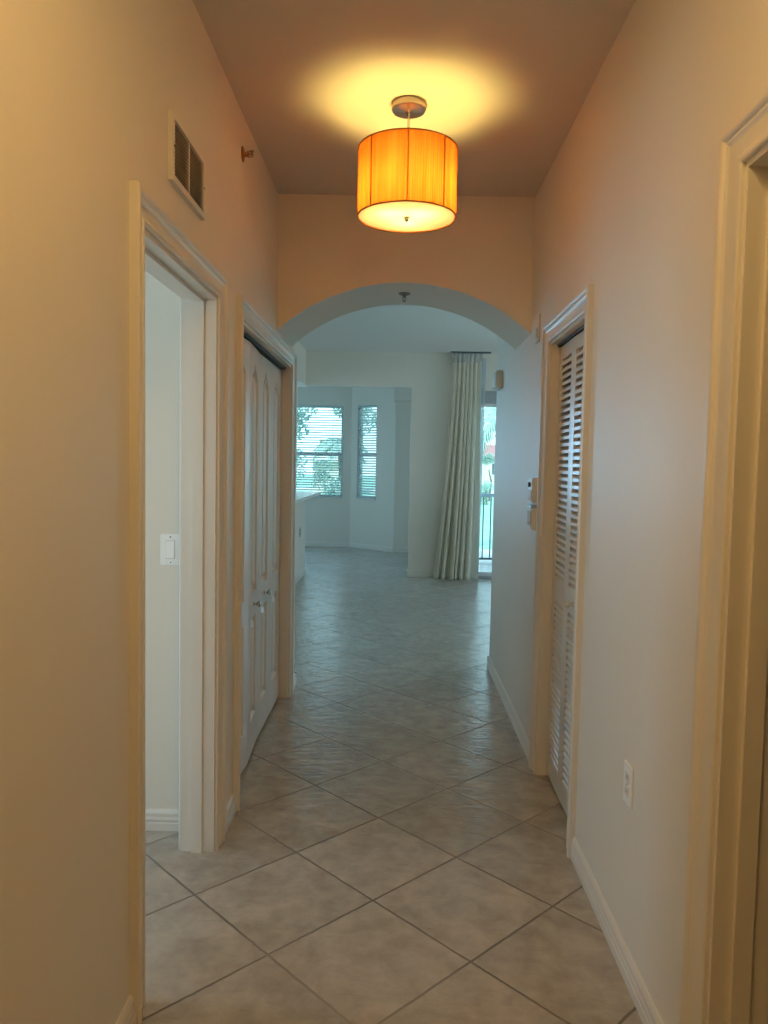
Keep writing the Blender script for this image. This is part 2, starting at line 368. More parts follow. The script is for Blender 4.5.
# ------------------------------------------------------------------ casings, jambs, baseboards
PROF = [(0, 0), (0, .009), (.003, .013), (.009, .0145), (.0125, .012), (.0125, .009), (.016, .009), (.024, .0095), (.036, .013), (.042, .017), (.044, .0185), (.047, .0165), (.050, .0165), (.053, .0215), (.058, .025), (.066, .025), (.07, .021), (.07, 0)]
def casing(bm, xw, side, y0, y1, z, width=.07):
    k = width / .07; rows = []
    for wd, d in PROF:
        wd *= k; x = xw + side * d
        rows.append([bm.verts.new(p) for p in ((x, y0 - wd, 0), (x, y0 - wd, z + wd), (x, y1 + wd, z + wd), (x, y1 + wd, 0))])
    for a, b_ in zip(rows, rows[1:]):
        for i in range(3): bm.faces.new((a[i], a[i + 1], b_[i + 1], b_[i]))
def jamb(bm, x0, x1, y0, y1, z, t=.012, stop=None):
    box(bm, x0, x1, y0, y0 + t, 0, z); box(bm, x0, x1, y1 - t, y1, 0, z); box(bm, x0, x1, y0 + t, y1 - t, z - t, z)
    if stop:
        a, b_ = stop; s_ = .011
        box(bm, a, b_, y0 + t, y0 + t + s_, 0, z - t); box(bm, a, b_, y1 - t - s_, y1 - t, 0, z - t); box(bm, a, b_, y0 + t + s_, y1 - t - s_, z - t - s_, z - t)
def door_trim(name, side, xw, op, label, stop=True, width=.08, back=True):
    bm = bmesh.new(); xb = xw - side * T
    casing(bm, xw, side, op[0], op[1], op[2], width)
    if back: casing(bm, xb, -side, op[0], op[1], op[2], width)
    e = side * .001
    x0, x1 = sorted((xw + e, xb - e)); m_ = (x0 + x1) / 2
    jamb(bm, x0, x1, op[0], op[1], op[2], stop=(m_ - .02, m_ + .018) if stop else None)
    return struct(name, bm, M['trim'], label, 'door frame', smooth=True)
door_trim('trim_3', 1, XL, D1, 'white casing around the open doorway on the left')
door_trim('trim_4', 1, XL, CL, 'white casing around the left closet', stop=False, back=False)
door_trim('trim_5', -1, XR, CR, 'white casing around the louvered closet on the right', width=.083, stop=False, back=False)
door_trim('trim_6', -1, XR, DR, 'wide cream casing at the right edge', width=.088)

BP = [(0, 0), (.014, 0), (.014, .030), (.0115, .033), (.0115, .037), (.014, .041), (.014, .048), (.0105, .053), (.0105, .058), (.012, .062), (.010, .070), (.006, .078), (.004, .082), (0, .082)]
def base(bm, p, q, nrm):
    """moulded skirting from p to q on the floor, sticking out along nrm"""
    rows = []
    for d, z in BP: rows.append([bm.verts.new((c[0] + nrm[0] * d, c[1] + nrm[1] * d, z)) for c in (p, q)])
    for a, b_ in zip(rows, rows[1:]): bm.faces.new((a[0], a[1], b_[1], b_[0]))
    bm.faces.new([r[0] for r in rows]); bm.faces.new([r[1] for r in reversed(rows)])
def baseboard(name, runs, label):
    bm = bmesh.new()
    for p, q, nrm in runs: base(bm, p, q, nrm)
    struct(name, bm, M['trim'], label, 'baseboard', smooth=True)
w7, w88, w83 = .08, .088, .083
baseboard('baseboard_left', [((XL, YB), (XL, D1[0] - w7), (1, 0)), ((XL, D1[1] + w7), (XL, CL[0] - w7), (1, 0)), ((XL, CL[1] + w7), (XL, 4.853), (1, 0)), ((XL + .013, 4.84), (XL - T, 4.84), (0, 1))],
          'white moulded baseboard along the left hallway wall')
baseboard('baseboard_right', [((XR, YB), (XR, DR[0] - w88), (-1, 0)), ((XR, DR[1] + w88), (XR, CR[0] - w83), (-1, 0)), ((XR, CR[1] + w83), (XR, 5.403), (-1, 0)), ((XR - .013, 5.39), (4.5, 5.39), (0, 1))],
          'white moulded baseboard along the right hallway wall')
baseboard('baseboard_far', [((.14, YF), (.86, YF), (0, -1)), ((.14, YF), (.14, YF2), (-1, 0)), ((-1.21, 6.3), (-1.21, 9.86), (1, 0))], 'baseboard of the far great room wall and bar')
baseboard('baseboard_nook', [((-4.2, 13.14), (-.83, 13.14), (0, -1)), ((A.x, A.y), (B.x, B.y), (-AN.x, -AN.y)), ((-.07, 12.5), (.62, 12.5), (0, -1))], 'baseboard around the breakfast nook')
baseboard('baseboard_side_room', [((-3.6, 2.86), (XL - T - .02, 2.86), (0, -1)), ((-3.6, .2), (XL - T, .2), (0, 1))], 'ridged baseboard in the side room through left doorway')

# ------------------------------------------------------------------ panelled bifold closet doors (left)
def plate_outline(w_, z0, z1, arch):
    """outline of a raised panel, u along the leaf, v up; arch = cathedral top"""
    pts = [(-w_, z0), (w_, z0)]
    if not arch: return pts + [(w_, z1), (-w_, z1)]
    sh = z1 - arch; pts.append((w_, sh))
    n = 8
    right = []
    for k in range(1, n + 1):
        t = k / n
        u = w_ * (1 - t); v = sh + arch * (.35 * math.sin(PI * t / 2) + .65 * t * t)
        right.append((u, v))
    pts += right
    pts += [(-u, v) for u, v in reversed(right[:-1])] + [(-w_, sh)]
    return pts
def inset(pts, d, cu, cv):
    out_ = []
    n = len(pts)
    for i, p in enumerate(pts):
        a, b_ = Vector(pts[i - 1]), Vector(pts[(i + 1) % n]); c = Vector(p)
        e1, e2 = (c - a).normalized(), (b_ - c).normalized()
        n1, n2 = Vector((-e1.y, e1.x)), Vector((-e2.y, e2.x)); m_ = (n1 + n2)
        m_ = m_.normalized() if m_.length > 1e-6 else n1
        k = d / max(.45, m_.dot(n1))
        out_.append((c.x + m_.x * k, c.y + m_.y * k))
    return out_
def panel_leaf(p, q, zt, parent, z0=.018, th=.032):
    """door leaf between plan points p and q; front faces to the right of travel p->q"""
    P, Q = Vector((*p, 0)), Vector((*q, 0)); D = (Q - P); L = D.length; D.normalize(); Nn = Vector((D.y, -D.x, 0))   # towards +X
    mid = (P + Q) / 2; g = .0015
    def W(u, v, d): return mid + D * u + Nn * d + Vector((0, 0, v))
    bm = bmesh.new(); hw = L / 2 - g
    panels = [plate_outline(hw - .08, .80, 1.905, .075), plate_outline(hw - .085, .185, .685, 0)]
    # front face with holes: build with triangle fill
    ov = [bm.verts.new(W(u, v, 0)) for u, v in ((-hw, z0), (hw, z0), (hw, zt), (-hw, zt))]
    edges = [bm.edges.new((ov[i], ov[(i + 1) % 4])) for i in range(4)]
    for pl in panels:
        r0 = [bm.verts.new(W(u, v, 0)) for u, v in pl]
        edges += [bm.edges.new((r0[i], r0[(i + 1) % len(r0)])) for i in range(len(r0))]
        prev = r0
        for ins, dep in ((.010, -.015), (.026, -.016), (.050, -.003)):
            cur = [bm.verts.new(W(u, v, dep)) for u, v in inset(pl, ins, 0, 0)]
            for i in range(len(cur)): bm.faces.new((prev[i], prev[(i + 1) % len(cur)], cur[(i + 1) % len(cur)], cur[i]))
            prev = cur
        bm.faces.new(prev)
    bmesh.ops.triangle_fill(bm, use_beauty=True, use_dissolve=False, edges=edges)
    bk = [bm.verts.new(W(u, v, -th)) for u, v in ((-hw, z0), (hw, z0), (hw, zt), (-hw, zt))]
    bm.faces.new(bk)
    for i in range(4): bm.faces.new((ov[i], ov[(i + 1) % 4], bk[(i + 1) % 4], bk[i]))
    return obj('leaf', bm, M['door'], parent), mid, Nn, D
def knob(leaf, base_, nrm, z, m=None, s_=1.0):
    bm = bmesh.new()
    prof = [(.012, 0), (.012, .003), (.006, .006), (.006, .014), (.0155, .022), (.0165, .028), (.012, .034), (.003, .036)]
    lathe(bm, [(r * s_, d * s_) for r, d in prof], (0, 0, 0), 'X', 20)
    a = math.atan2(nrm.y, nrm.x)
    bmesh.ops.rotate(bm, verts=bm.verts[:], cent=(0, 0, 0), matrix=Matrix.Rotation(a, 3, 'Z'))
    bmesh.ops.translate(bm, verts=bm.verts[:], vec=(base_.x, base_.y, z))
    o = obj('knob', bm, m or M['nickel'], None, True); o.parent = leaf
    return o
XD = XL - .047
J = [(XD - .002, 3.126), (XD + .016, 3.475), (XD - .004, 3.828), (XD - .004, 4.17), (XD - .006, 4.534)]
d1 = empty('door_1', (XD, 3.29, 0), 'nearer pair of white panelled closet door leaves, folded slightly out', 'closet door', kind='structure')
d2 = empty('door_2', (XD, 4.0, 0), 'farther pair of white panelled closet door leaves, shut flat', 'closet door', kind='structure')
for i in range(4):
    par = d1 if i < 2 else d2
    lf, mid, nn, dd = panel_leaf(J[i], J[i + 1], 1.975, par)
    if i in (1, 2):
        kb = mid + nn * 0 + dd * (0.0)
        knob(lf, kb, nn, .745)
# ------------------------------------------------------------------ louvered bifold (right)
def louver_leaf(p, q, parent, s0, s1, z0=.02, zt=1.972, th=.028):
    """p = far plan point, q = near plan point, s0/s1 = stile widths at p and q; front faces -X"""
    P, Q = Vector((*p, 0)), Vector((*q, 0)); D = Q - P; L = D.length; D.normalize(); Nn = Vector((D.y, -D.x, 0))
    if Nn.x > 0: Nn = -Nn
    def W(u, d, z): return P + D * u + Nn * d + Vector((0, 0, z))
    bm = bmesh.new()
    def b8(u0, u1, d0, d1_, za, zb):
        vs = [bm.verts.new(W(u, d, z)) for z in (za, zb) for u, d in ((u0, d0), (u1, d0), (u1, d1_), (u0, d1_))]
        for f in ((0, 3, 2, 1), (4, 5, 6, 7), (0, 1, 5, 4), (1, 2, 6, 5), (2, 3, 7, 6), (3, 0, 4, 7)): bm.faces.new([vs[i] for i in f])
    g = .001
    b8(g, s0, -th, 0, z0, zt); b8(L - s1, L - g, -th, 0, z0, zt)
    for za, zb in ((z0, .108), (.838, .932), (1.915, zt)): b8(s0, L - s1, -th, 0, za, zb)
    leaf = obj('leaf', bm, M['door'], parent)
    bm = bmesh.new()
    for za, zb, n in ((.108, .838, 24), (.932, 1.915, 33)):
        pit = (zb - za) / n
        for k in range(n):
            zc = za + pit * (k + .5)
            # blade slopes down towards the hallway
            prof = [(-.001, zc - .016), (-.001, zc - .0025), (-th + .002, zc + .021), (-th + .002, zc + .0125)]
            a = [bm.verts.new(W(s0 - .001, d, z)) for d, z in prof]; b_ = [bm.verts.new(W(L - s1 + .001, d, z)) for d, z in prof]
            for i in range(4): bm.faces.new((a[i], a[(i + 1) % 4], b_[(i + 1) % 4], b_[i]))
    lv = obj('louver_slats', bm, M['door']); lv.parent = leaf
    return leaf, P, D, Nn, L
XV = XR + .040
d3 = empty('door_3', (XV, 3.15, 0), 'white louvered bifold closet door on the right wall', 'closet door', kind='structure')
lfA, P_, D_, N_, L_ = louver_leaf((XV + .002, 3.477), (XV - .004, 3.178), d3, .050, .042)
lfB, P_, D_, N_, L_ = louver_leaf((XV - .004, 3.178), (XV + .002, 2.827), d3, .042, .055)
knob(lfB, P_ + D_ * .13, N_, .885, M['plastic'], .9)
bm = nb(XL - .08, XL - .03, CL[0] + .013, CL[1] - .013, 1.984, 1.998); t_ = struct('trim_7', bm, M['slot'], 'bifold track, near-black as shade in the gap above left closet doors', 'track')  # near-black bar also paints the shaded gap over the leaves
bm = nb(XR + .03, XR + .08, CR[0] + .013, CR[1] - .013, 1.976, 1.987); t_ = struct('trim_8', bm, M['slot'], 'bifold track, near-black as shade in the gap above louvered door', 'track')  # same painted gap shade over the louvered leaves

# ------------------------------------------------------------------ drum pendant
def pendant():
    cx, cy = .010, 3.02; R, z0, z1 = .190, 2.392, 2.647
    t = empty('pendant_light', (cx, cy, ZC), 'drum pendant with ribbed amber shade hanging lit from hallway ceiling', 'ceiling light')
    obj('canopy', lathe(bmesh.new(), [(.0, ZC - .0005), (.064, ZC - .0005), (.066, ZC - .004), (.066, ZC - .026), (.062, ZC - .031), (.012, ZC - .034), (.010, ZC - .040), (0.0005, ZC - .040)], (cx, cy, 0), 'Z', 48, False), M['nickel'], t, True)
    obj('stem', tube(bmesh.new(), [(cx, cy, ZC - .035), (cx, cy, z0 - .006)], .0055, 12), M['nickel'], t, True)
    bm = bmesh.new(); n = 240; rows = []
    for z in (z0, z0 + .001, z1):
        rows.append([bm.verts.new((cx + (R + .0005 * math.cos(k * PI)) * math.cos(2 * PI * k / n), cy + (R + .0005 * math.cos(k * PI)) * math.sin(2 * PI * k / n), z)) for k in range(n)])
    for a, b_ in zip(rows, rows[1:]):
        for k in range(n): bm.faces.new((a[k], a[(k + 1) % n], b_[(k + 1) % n], b_[k]))
    sh = obj('shade', bm, M['shade'], t)
    bm = bmesh.new()
    for z in (z0, z1):
        lathe(bm, [(R - .002, z - .0025), (R + .0022, z - .0025), (R + .0022, z + .0025), (R - .002, z + .0025), (R - .002, z - .0025)], (cx, cy, 0), 'Z', 96, False)
    for k in range(8):
        a = -PI / 2 + k * PI / 4; x, y = cx + (R + .0015) * math.cos(a), cy + (R + .0015) * math.sin(a)
        tube(bm, [(x, y, z0), (x, y, z1)], .0026, 6)
    o = obj('rim_wires', bm, M['seam']); o.parent = sh; o.matrix_parent_inverse = sh.matrix_basis.inverted()
    bm = bmesh.new(); 
    for k in range(3):
        a = PI / 6 + k * 2 * PI / 3; tube(bm, [(cx, cy, z1 - .004), (cx + (R - .002) * math.cos(a), cy + (R - .002) * math.sin(a), z1 - .004)], .002, 6)
    obj('spider', bm, M['nickel'], t)
    obj('diffuser', lathe(bmesh.new(), [(.0005, z0 + .003), (.1, z0 + .003), (R - .004, z0 + .003)], (cx, cy, 0), 'Z', 64, False), M['diffuser'], t)
    obj('finial', lathe(bmesh.new(), [(.0005, z0 - .016), (.006, z0 - .014), (.009, z0 - .008), (.009, z0 - .003), (.012, z0 - .001), (.012, z0 + .002)], (cx, cy, 0), 'Z', 24, False), M['nickel'], t, True)
    for k in range(3):
        a = PI / 2 + k * 2 * PI / 3; bx, by = cx + .075 * math.cos(a), cy + .075 * math.sin(a)
        bl = obj('bulb', lathe(bmesh.new(), [(.0005, -.045), (.018, -.038), (.028, -.018), (.029, 0), (.022, .022), (.014, .04), (.013, .06), (.0005, .061)], (bx, by, 2.475), 'Z', 20, False), M['bulb'], t, True)
pendant()

# ------------------------------------------------------------------ air vent on the left wall
def vent():
    y0, y1, z0, z1 = 2.135, 2.485, 2.205, 2.395; x = XL
    t = empty('air_vent', (x, (y0 + y1) / 2, (z0 + z1) / 2), 'cream air return grille with two slatted panels high on left wall', 'air vent')
    bm = bmesh.new(); f = .019; d = .014
    box(bm, x, x + d, y0, y0 + f, z0, z1); box(bm, x, x + d, y1 - f, y1, z0, z1)
    ym = (y0 + y1) / 2
    box(bm, x, x + d, y0 + f, y1 - f, z0, z0 + f); box(bm, x, x + d, y0 + f, y1 - f, z1 - f, z1); box(bm, x, x + d - .003, ym - .006, ym + .006, z0 + f, z1 - f)
    obj('frame', bm, M['trim'], t)
    obj('shadow_backing', nb(x, x + .0015, y0 + f, y1 - f, z0 + f, z1 - f), M['dark'], t)  # flat near-black sheet paints the shade behind the slats
    bm = bmesh.new(); n = 15
    for k in range(n):
        z = z0 + f + (z1 - z0 - 2 * f) * (k + .5) / n
        for a, b_ in ((y0 + f, ym - .006), (ym + .006, y1 - f)):
            vs = [bm.verts.new((px, py, pz)) for py in (a, b_) for px, pz in ((x + .0015, z + .002), (x + .011, z - .0045), (x + .011, z - .0018), (x + .0015, z + .004))]
            for i in range(4): bm.faces.new((vs[i], vs[(i + 1) % 4], vs[4 + (i + 1) % 4], vs[4 + i]))
    obj('slats', bm, mat('vent_slat_grey', (.42, .38, .31), .45), t)
    for yy in (y0 + .012, y1 - .012): obj('screw', lathe(bmesh.new(), [(.004, d), (.004, d + .0015), (.0005, d + .002)], (x, yy, (z0 + z1) / 2), 'X', 12), M['nickel'], t)
vent()

# ------------------------------------------------------------------ sprinklers
def wall_sprinkler():
    x, y, z = XL, 3.12, 2.665
    t = empty('sprinkler', (x, y, z), 'small brass sidewall sprinkler on upper left wall', 'sprinkler')
    obj('escutcheon', lathe(bmesh.new(), [(.0005, .0), (.030, 0), (.030, .003), (.018, .007), (.012, .008)], (x, y, z), 'X', 28), M['brass'], t, True)
    obj('body', lathe(bmesh.new(), [(.009, .004), (.009, .018), (.012, .019), (.012, .024), (.006, .026)], (x, y, z), 'X', 16), M['brass'], t, True)
    bm = bmesh.new()
    for s_ in (-1, 1): tube(bm, [(x + .02, y, z + s_ * .009), (x + .030, y, z + s_ * .012), (x + .040, y, z + s_ * .002)], .0028, 8)
    obj('yoke', bm, M['brass'], t, True)
    obj('bulb_capsule', tube(bmesh.new(), [(x + .024, y, z), (x + .040, y, z)], .0022, 8), mat('red_capsule', (.5, .03, .02), .2), t)
    bm = lathe(bmesh.new(), [(.0005, .040), (.012, .040), (.012, .042), (.0005, .042)], (x, y, z), 'X', 20)
    box(bm, x + .034, x + .047, y - .011, y + .011, z + .011, z + .0125)
    obj('deflector', bm, M['brass'], t)
wall_sprinkler()
def soffit_sprinkler():
    x, y, z = .010, 4.27, 2.380
    t = empty('sprinkler', (x, y, z), 'grey pendant sprinkler head under top of arch', 'sprinkler')
    obj('escutcheon', lathe(bmesh.new(), [(.0005, .0), (.034, 0), (.034, -.003), (.020, -.010), (.012, -.011)], (x, y, z), 'Z', 28), M['chrome_grey'], t, True)
    bm = lathe(bmesh.new(), [(.008, -.008), (.008, -.020), (.005, -.022)], (x, y, z), 'Z', 14)
    for s_ in (-1, 1): tube(bm, [(x + s_ * .006, y, z - .018), (x + s_ * .010, y, z - .03), (x + s_ * .001, y, z - .042)], .002, 8)
    obj('yoke', bm, M['chrome_grey'], t, True)
    obj('deflector', lathe(bmesh.new(), [(.0005, -.042), (.011, -.042), (.011, -.044), (.0005, -.044)], (x, y, z), 'Z', 18), M['chrome_grey'], t)
soffit_sprinkler()

# ------------------------------------------------------------------ small wall fittings
def light_switch():
    x0, x1, z0, z1, y = -.900, -.822, 1.036, 1.155, 2.86; xm, zm = (x0 + x1) / 2, (z0 + z1) / 2
    t = empty('light_switch', (xm, y, zm), 'white rocker light switch on side room wall through left doorway', 'light switch')
    obj('wall_plate', nb(x0, x1, y - .006, y, z0, z1, bevel=.002), M['white_plastic'], t)
    obj('rocker_frame', nb(xm - .018, xm + .018, y - .008, y - .005, zm - .036, zm + .036, bevel=.001), M['trim'], t)
    bm = bmesh.new(); vs = [bm.verts.new(p) for p in ((xm - .0155, y - .0075, zm - .032), (xm + .0155, y - .0075, zm - .032), (xm + .0155, y - .014, zm - .031), (xm - .0155, y - .014, zm - .031), (xm - .0155, y - .0075, zm + .032), (xm + .0155, y - .0075, zm + .032), (xm + .0155, y - .009, zm + .032), (xm - .0155, y - .009, zm + .032))]
    for f in ((0, 3, 2, 1), (4, 5, 6, 7), (0, 1, 5, 4), (1, 2, 6, 5), (2, 3, 7, 6), (3, 0, 4, 7)): bm.faces.new([vs[i] for i in f])
    obj('rocker', bm, M['white_plastic'], t)
    for dz in (-.048, .048):
        obj('screw', lathe(bmesh.new(), [(.0005, -.0075), (.003, -.0072), (.003, -.005)], (xm, y, zm + dz), 'Y', 10), M['slot'] if dz > 0 else M['nickel'], t)
light_switch()
def outlet():
    x, y0, y1, z0, z1 = XR, 2.09, 2.165, .478, .595; ym, zm = (y0 + y1) / 2, (z0 + z1) / 2
    t = empty('wall_outlet', (x, ym, zm), 'white duplex outlet low on the right hallway wall', 'outlet')
    obj('wall_plate', nb(x - .006, x, y0, y1, z0, z1, bevel=.002), M['white_plastic'], t)
    for dz in (-.020, .020):
        r = obj('receptacle', nb(x - .0078, x - .005, ym - .0165, ym + .0165, zm + dz - .0145, zm + dz + .0145, bevel=.0012), M['trim'], t)
        bm = bmesh.new()
        for dy in (-.006, .006): box(bm, x - .0081, x - .0070, ym + dy - .001, ym + dy + .001, zm + dz - .004, zm + dz + .006)
        s_ = obj('slot', bm, M['slot']); s_.parent = r; s_.matrix_parent_inverse = r.matrix_world.inverted() if False else Matrix.Identity(4)
    obj('screw', lathe(bmesh.new(), [(.0005, -.008), (.003, -.0075), (.003, -.005)], (x, ym, zm), 'X', 10), M['nickel'], t)
outlet()
def bar_outlet():
    y0, y1, z0, z1 = 9.30, 9.372, .53, .645
    t = empty('wall_outlet', (-1.21, 9.336, .587), 'small grey outlet on half wall under the bar counter', 'outlet')
    obj('wall_plate', nb(-1.21, -1.204, y0, y1, z0, z1, bevel=.002), M['alu'], t)
    for dz in (-.02, .02): obj('receptacle', nb(-1.205, -1.2025, 9.319, 9.353, .587 + dz - .014, .587 + dz + .014), M['slot'], t)
bar_outlet()
def intercom():
    x = XR
    t = empty('thermostat', (x, 3.695, 1.32), 'upper ivory control box with black dial beside louvered closet', 'thermostat')
    obj('housing', nb(x - .031, x, 3.68, 3.79, 1.262, 1.383, bevel=.004), M['plastic'], t)
    obj('dial', lathe(bmesh.new(), [(.012, -.031), (.011, -.040), (.0005, -.041)], (x, 3.735, 1.350), 'X', 20), M['slot'], t, True)
    obj('cover_plate', nb(x - .0335, x - .031, 3.69, 3.78, 1.272, 1.325, bevel=.001), M['beige'], t)
    t = empty('keypad', (x, 3.70, 1.188), 'lower ivory control box under the thermostat', 'keypad')
    obj('housing', nb(x - .030, x, 3.68, 3.79, 1.130, 1.243, bevel=.005), M['plastic'], t)
    obj('cap', nb(x - .034, x - .002, 3.676, 3.794, 1.238, 1.251, bevel=.002), M['nickel'], t)
    obj('button_panel', nb(x - .033, x - .030, 3.69, 3.78, 1.150, 1.222, bevel=.001), M['beige'], t)
    obj('button', nb(x - .0355, x - .033, 3.72, 3.73, 1.16, 1.17), M['brass'], t)
    t = empty('door_chime', (x, 5.19, 2.02), 'cream box high near the far end of right wall', 'door chime')
    obj('housing', nb(x - .040, x, 5.08, 5.30, 1.955, 2.075, bevel=.008), M['plastic'], t)
    obj('cover', nb(x - .046, x - .040, 5.095, 5.285, 1.967, 2.063, bevel=.002), M['plastic'], t)
    t = empty('wall_sensor', (x, 3.81, 2.11), 'slim beige wall plate above the control boxes', 'sensor')
    bm = nb(x - .008, x, 3.765, 3.85, 2.045, 2.185, bevel=.004)
    obj('housing', bm, M['plastic'], t)
    obj('lens', nb(x - .0095, x - .008, 3.785, 3.83, 2.07, 2.12, bevel=.0006), M['beige'], t)
intercom()

# ------------------------------------------------------------------ bar counter
bm = nb(-1.62, -1.0, 6.3, 9.80, 1.035, 1.072, bevel=.006)
tag(obj('bar_countertop', bm, M['counter']), 'pale bar countertop on half wall left of the nook', 'countertop')

# ------------------------------------------------------------------ windows
def window(name, fr, label, W_=.04, rail=1.62):
    """fr(s, o, z) -> world; s in 0..width"""
    pass
def boxf(bm, F, s0, s1, o0, o1, z0, z1):
    vs = [bm.verts.new(F(s_, o_, z)) for z in (z0, z1) for s_, o_ in ((s0, o0), (s1, o0), (s1, o1), (s0, o1))]
    for f in ((0, 3, 2, 1), (4, 5, 6, 7), (0, 1, 5, 4), (1, 2, 6, 5), (2, 3, 7, 6), (3, 0, 4, 7)): bm.faces.new([vs[i] for i in f])
def make_window(name, F, s0, s1, z0, z1, label, origin, mull=(), rail=1.60):
    t = empty(name, origin, label, 'window', kind='structure')
    bm = bmesh.new(); f = .035
    boxf(bm, F, s0, s0 + f, .05, .10, z0, z1); boxf(bm, F, s1 - f, s1, .05, .10, z0, z1)
    boxf(bm, F, s0 + f, s1 - f, .05, .10, z0, z0 + f); boxf(bm, F, s0 + f, s1 - f, .05, .10, z1 - f, z1); boxf(bm, F, s0 + f, s1 - f, .055, .095, rail - .03, rail + .03)
    obj('window_frame', bm, M['white_frame'], t)
    bm = bmesh.new(); boxf(bm, F, s0 + f, s1 - f, .073, .077, z0 + f, rail - .03); obj('pane', bm, M['glass'], t)
    bm = bmesh.new(); boxf(bm, F, s0 + f, s1 - f, .073, .077, rail + .03, z1 - f); obj('pane', bm, M['glass'], t)
    bm = bmesh.new(); boxf(bm, F, s0 - .03, s1 + .03, -.022, .048, z0 - .022, z0 - .001); obj('window_sill', bm, M['trim'], t)
def make_blind(F, s0, s1, z0, z1, label, origin, ang_=22, group=None):
    t = empty('window_blind', origin, label, 'blind')
    bm = bmesh.new(); boxf(bm, F, s0 + .006, s1 - .006, .002, .046, z1 - .042, z1 - .001); obj('headrail', bm, M['blind'], t)
    bm = bmesh.new(); n = int((z1 - z0 - .07) / .043); a = math.radians(ang_); c_, s__ = .022 * math.cos(a), .022 * math.sin(a)
    for k in range(n):
        z = z0 + .035 + k * .043
        q = [(.024 - c_, z - s__), (.024, z + .0022), (.024 + c_, z + s__), (.024 + c_, z + s__ + .002), (.024, z + .0045), (.024 - c_, z - s__ + .002)]
        L1 = [bm.verts.new(F(s0 + .009, o_, zz)) for o_, zz in q]; L2 = [bm.verts.new(F(s1 - .009, o_, zz)) for o_, zz in q]
        for i in range(6): bm.faces.new((L1[i], L1[(i + 1) % 6], L2[(i + 1) % 6], L2[i]))
        bm.faces.new(L1); bm.faces.new(L2)
    obj('slats', bm, M['blind'], t)
    bm = bmesh.new(); boxf(bm, F, s0 + .008, s1 - .008, .008, .040, z0 + .003, z0 + .02); obj('bottom_rail', bm, M['blind'], t)
    for f_ in (.15, .85):
        ss = s0 + (s1 - s0) * f_
        for o_ in (.001, .047):
            bm = bmesh.new(); boxf(bm, F, ss - .0012, ss + .0012, o_ - .0006, o_ + .0006, z0 + .01, z1 - .02)
            obj('ladder_cord', bm, M['trim'], t)
FB = lambda s_, o_, z: (s_, 13.14 + o_, z)
make_window('window_1', FB, -2.2, -.972, WZ[0], WZ[1], 'wide window at the back of the nook', (-1.6, 13.14, WZ[0]))
make_blind(FB, -2.2, -.972, WZ[0], WZ[1], 'white slatted blind lowered over the wide nook window', (-1.6, 13.14, WZ[1]), 24)
make_window('window_2', ang, W2[0], W2[1], WZ[0], WZ[1], 'narrow window in the angled nook wall', ang(.36, 0, WZ[0]))
make_blind(ang, W2[0], W2[1], WZ[0], WZ[1], 'narrow white slatted blind on the angled nook window', ang(.36, 0, WZ[1]), 30)

# ------------------------------------------------------------------ sliding door
def slider():
    t = empty('door_4', (2.4, YF2, 0), 'glass sliding door to the balcony right of curtain', 'sliding door', kind='structure')
    y0, y1 = YF + .03, YF + .10
    bm = nb(.86, 3.9, y0, y1, 2.24, 2.40)
    box(bm, .86, 3.9, y0 - .012, y0, 2.345, 2.358); box(bm, .86, 3.9, y0 - .010, y0, 2.245, 2.268)
    box(bm, .86, .895, y0, y1, .03, 2.24); box(bm, 3.865, 3.9, y0, y1, .03, 2.24); box(bm, .86, 3.9, y0, y1, 0.0, .03)
    obj('frame', bm, M['alu'], t)
    for a, b_ in ((.895, 2.45), (2.45, 3.865)):
        bm = nb(a, a + .05, y0 + .01, y0 + .045, .03, 2.24); box(bm, b_ - .05, b_, y0 + .01, y0 + .045, .03, 2.24)
        box(bm, a + .05, b_ - .05, y0 + .01, y0 + .045, .03, .075); box(bm, a + .05, b_ - .05, y0 + .01, y0 + .045, 2.20, 2.24)
        p_ = obj('door_panel', bm, M['white_frame'], t)
        g = obj('pane', nb(a + .05, b_ - .05, y0 + .025, y0 + .03, .075, 2.20), M['glass']); g.parent = p_
slider()

# ------------------------------------------------------------------ curtain, sheer and its rail
def curtain_bm(y, top, bot, z0, z1, folds, amp0, amp1, nu=260, nv=26, ph=0, th=0, curve=1.0, irr=.35):
    bm = bmesh.new(); rows = []
    rnd = random.Random(3 + folds); jit = [rnd.uniform(-irr, irr) for _ in range(folds + 2)]; am = [rnd.uniform(.7, 1.25) for _ in range(folds + 2)]
    for j in range(nv + 1):
        t = j / nv; z = z1 + (z0 - z1) * t; k = t ** curve; row = []
        a, b_ = top[0] + (bot[0] - top[0]) * k, top[1] + (bot[1] - top[1]) * (t ** .7)
        amp = amp0 + (amp1 - amp0) * min(1, t * 1.3)
        for i in range(nu + 1):
            u = i / nu; f = u * folds; q = int(f); fr = f - q; fr = fr * fr * (3 - 2 * fr)
            jj = jit[q] * (1 - fr) + jit[q + 1] * fr; aa = am[q] * (1 - fr) + am[q + 1] * fr
            s_ = math.sin(2 * PI * (f + jj * (.5 + t)) + ph); s2 = s_
            x = a + (b_ - a) * u + .010 * math.sin(2 * PI * (f + jj) * 1 + 1.2) * math.sin(PI * u)
            row.append(bm.verts.new((x, y + amp * aa * s2 - .03 * t * math.sin(PI * u), z)))
        rows.append(row)
    for a, b_ in zip(rows, rows[1:]):
        for i in range(nu): bm.faces.new((a[i], a[i + 1], b_[i + 1], b_[i]))
    return bm
t = empty('curtain', (.8, 9.64, 0), 'oatmeal pleated floor length curtain bunched at the glass door', 'curtain')
cb = obj('drape', curtain_bm(9.62, (.645, 1.0), (.437, 1.03), .012, 2.75, 7, .020, .055, curve=1.5), M['curtain'], t, True)
for p in cb.data.polygons: p.use_smooth = True
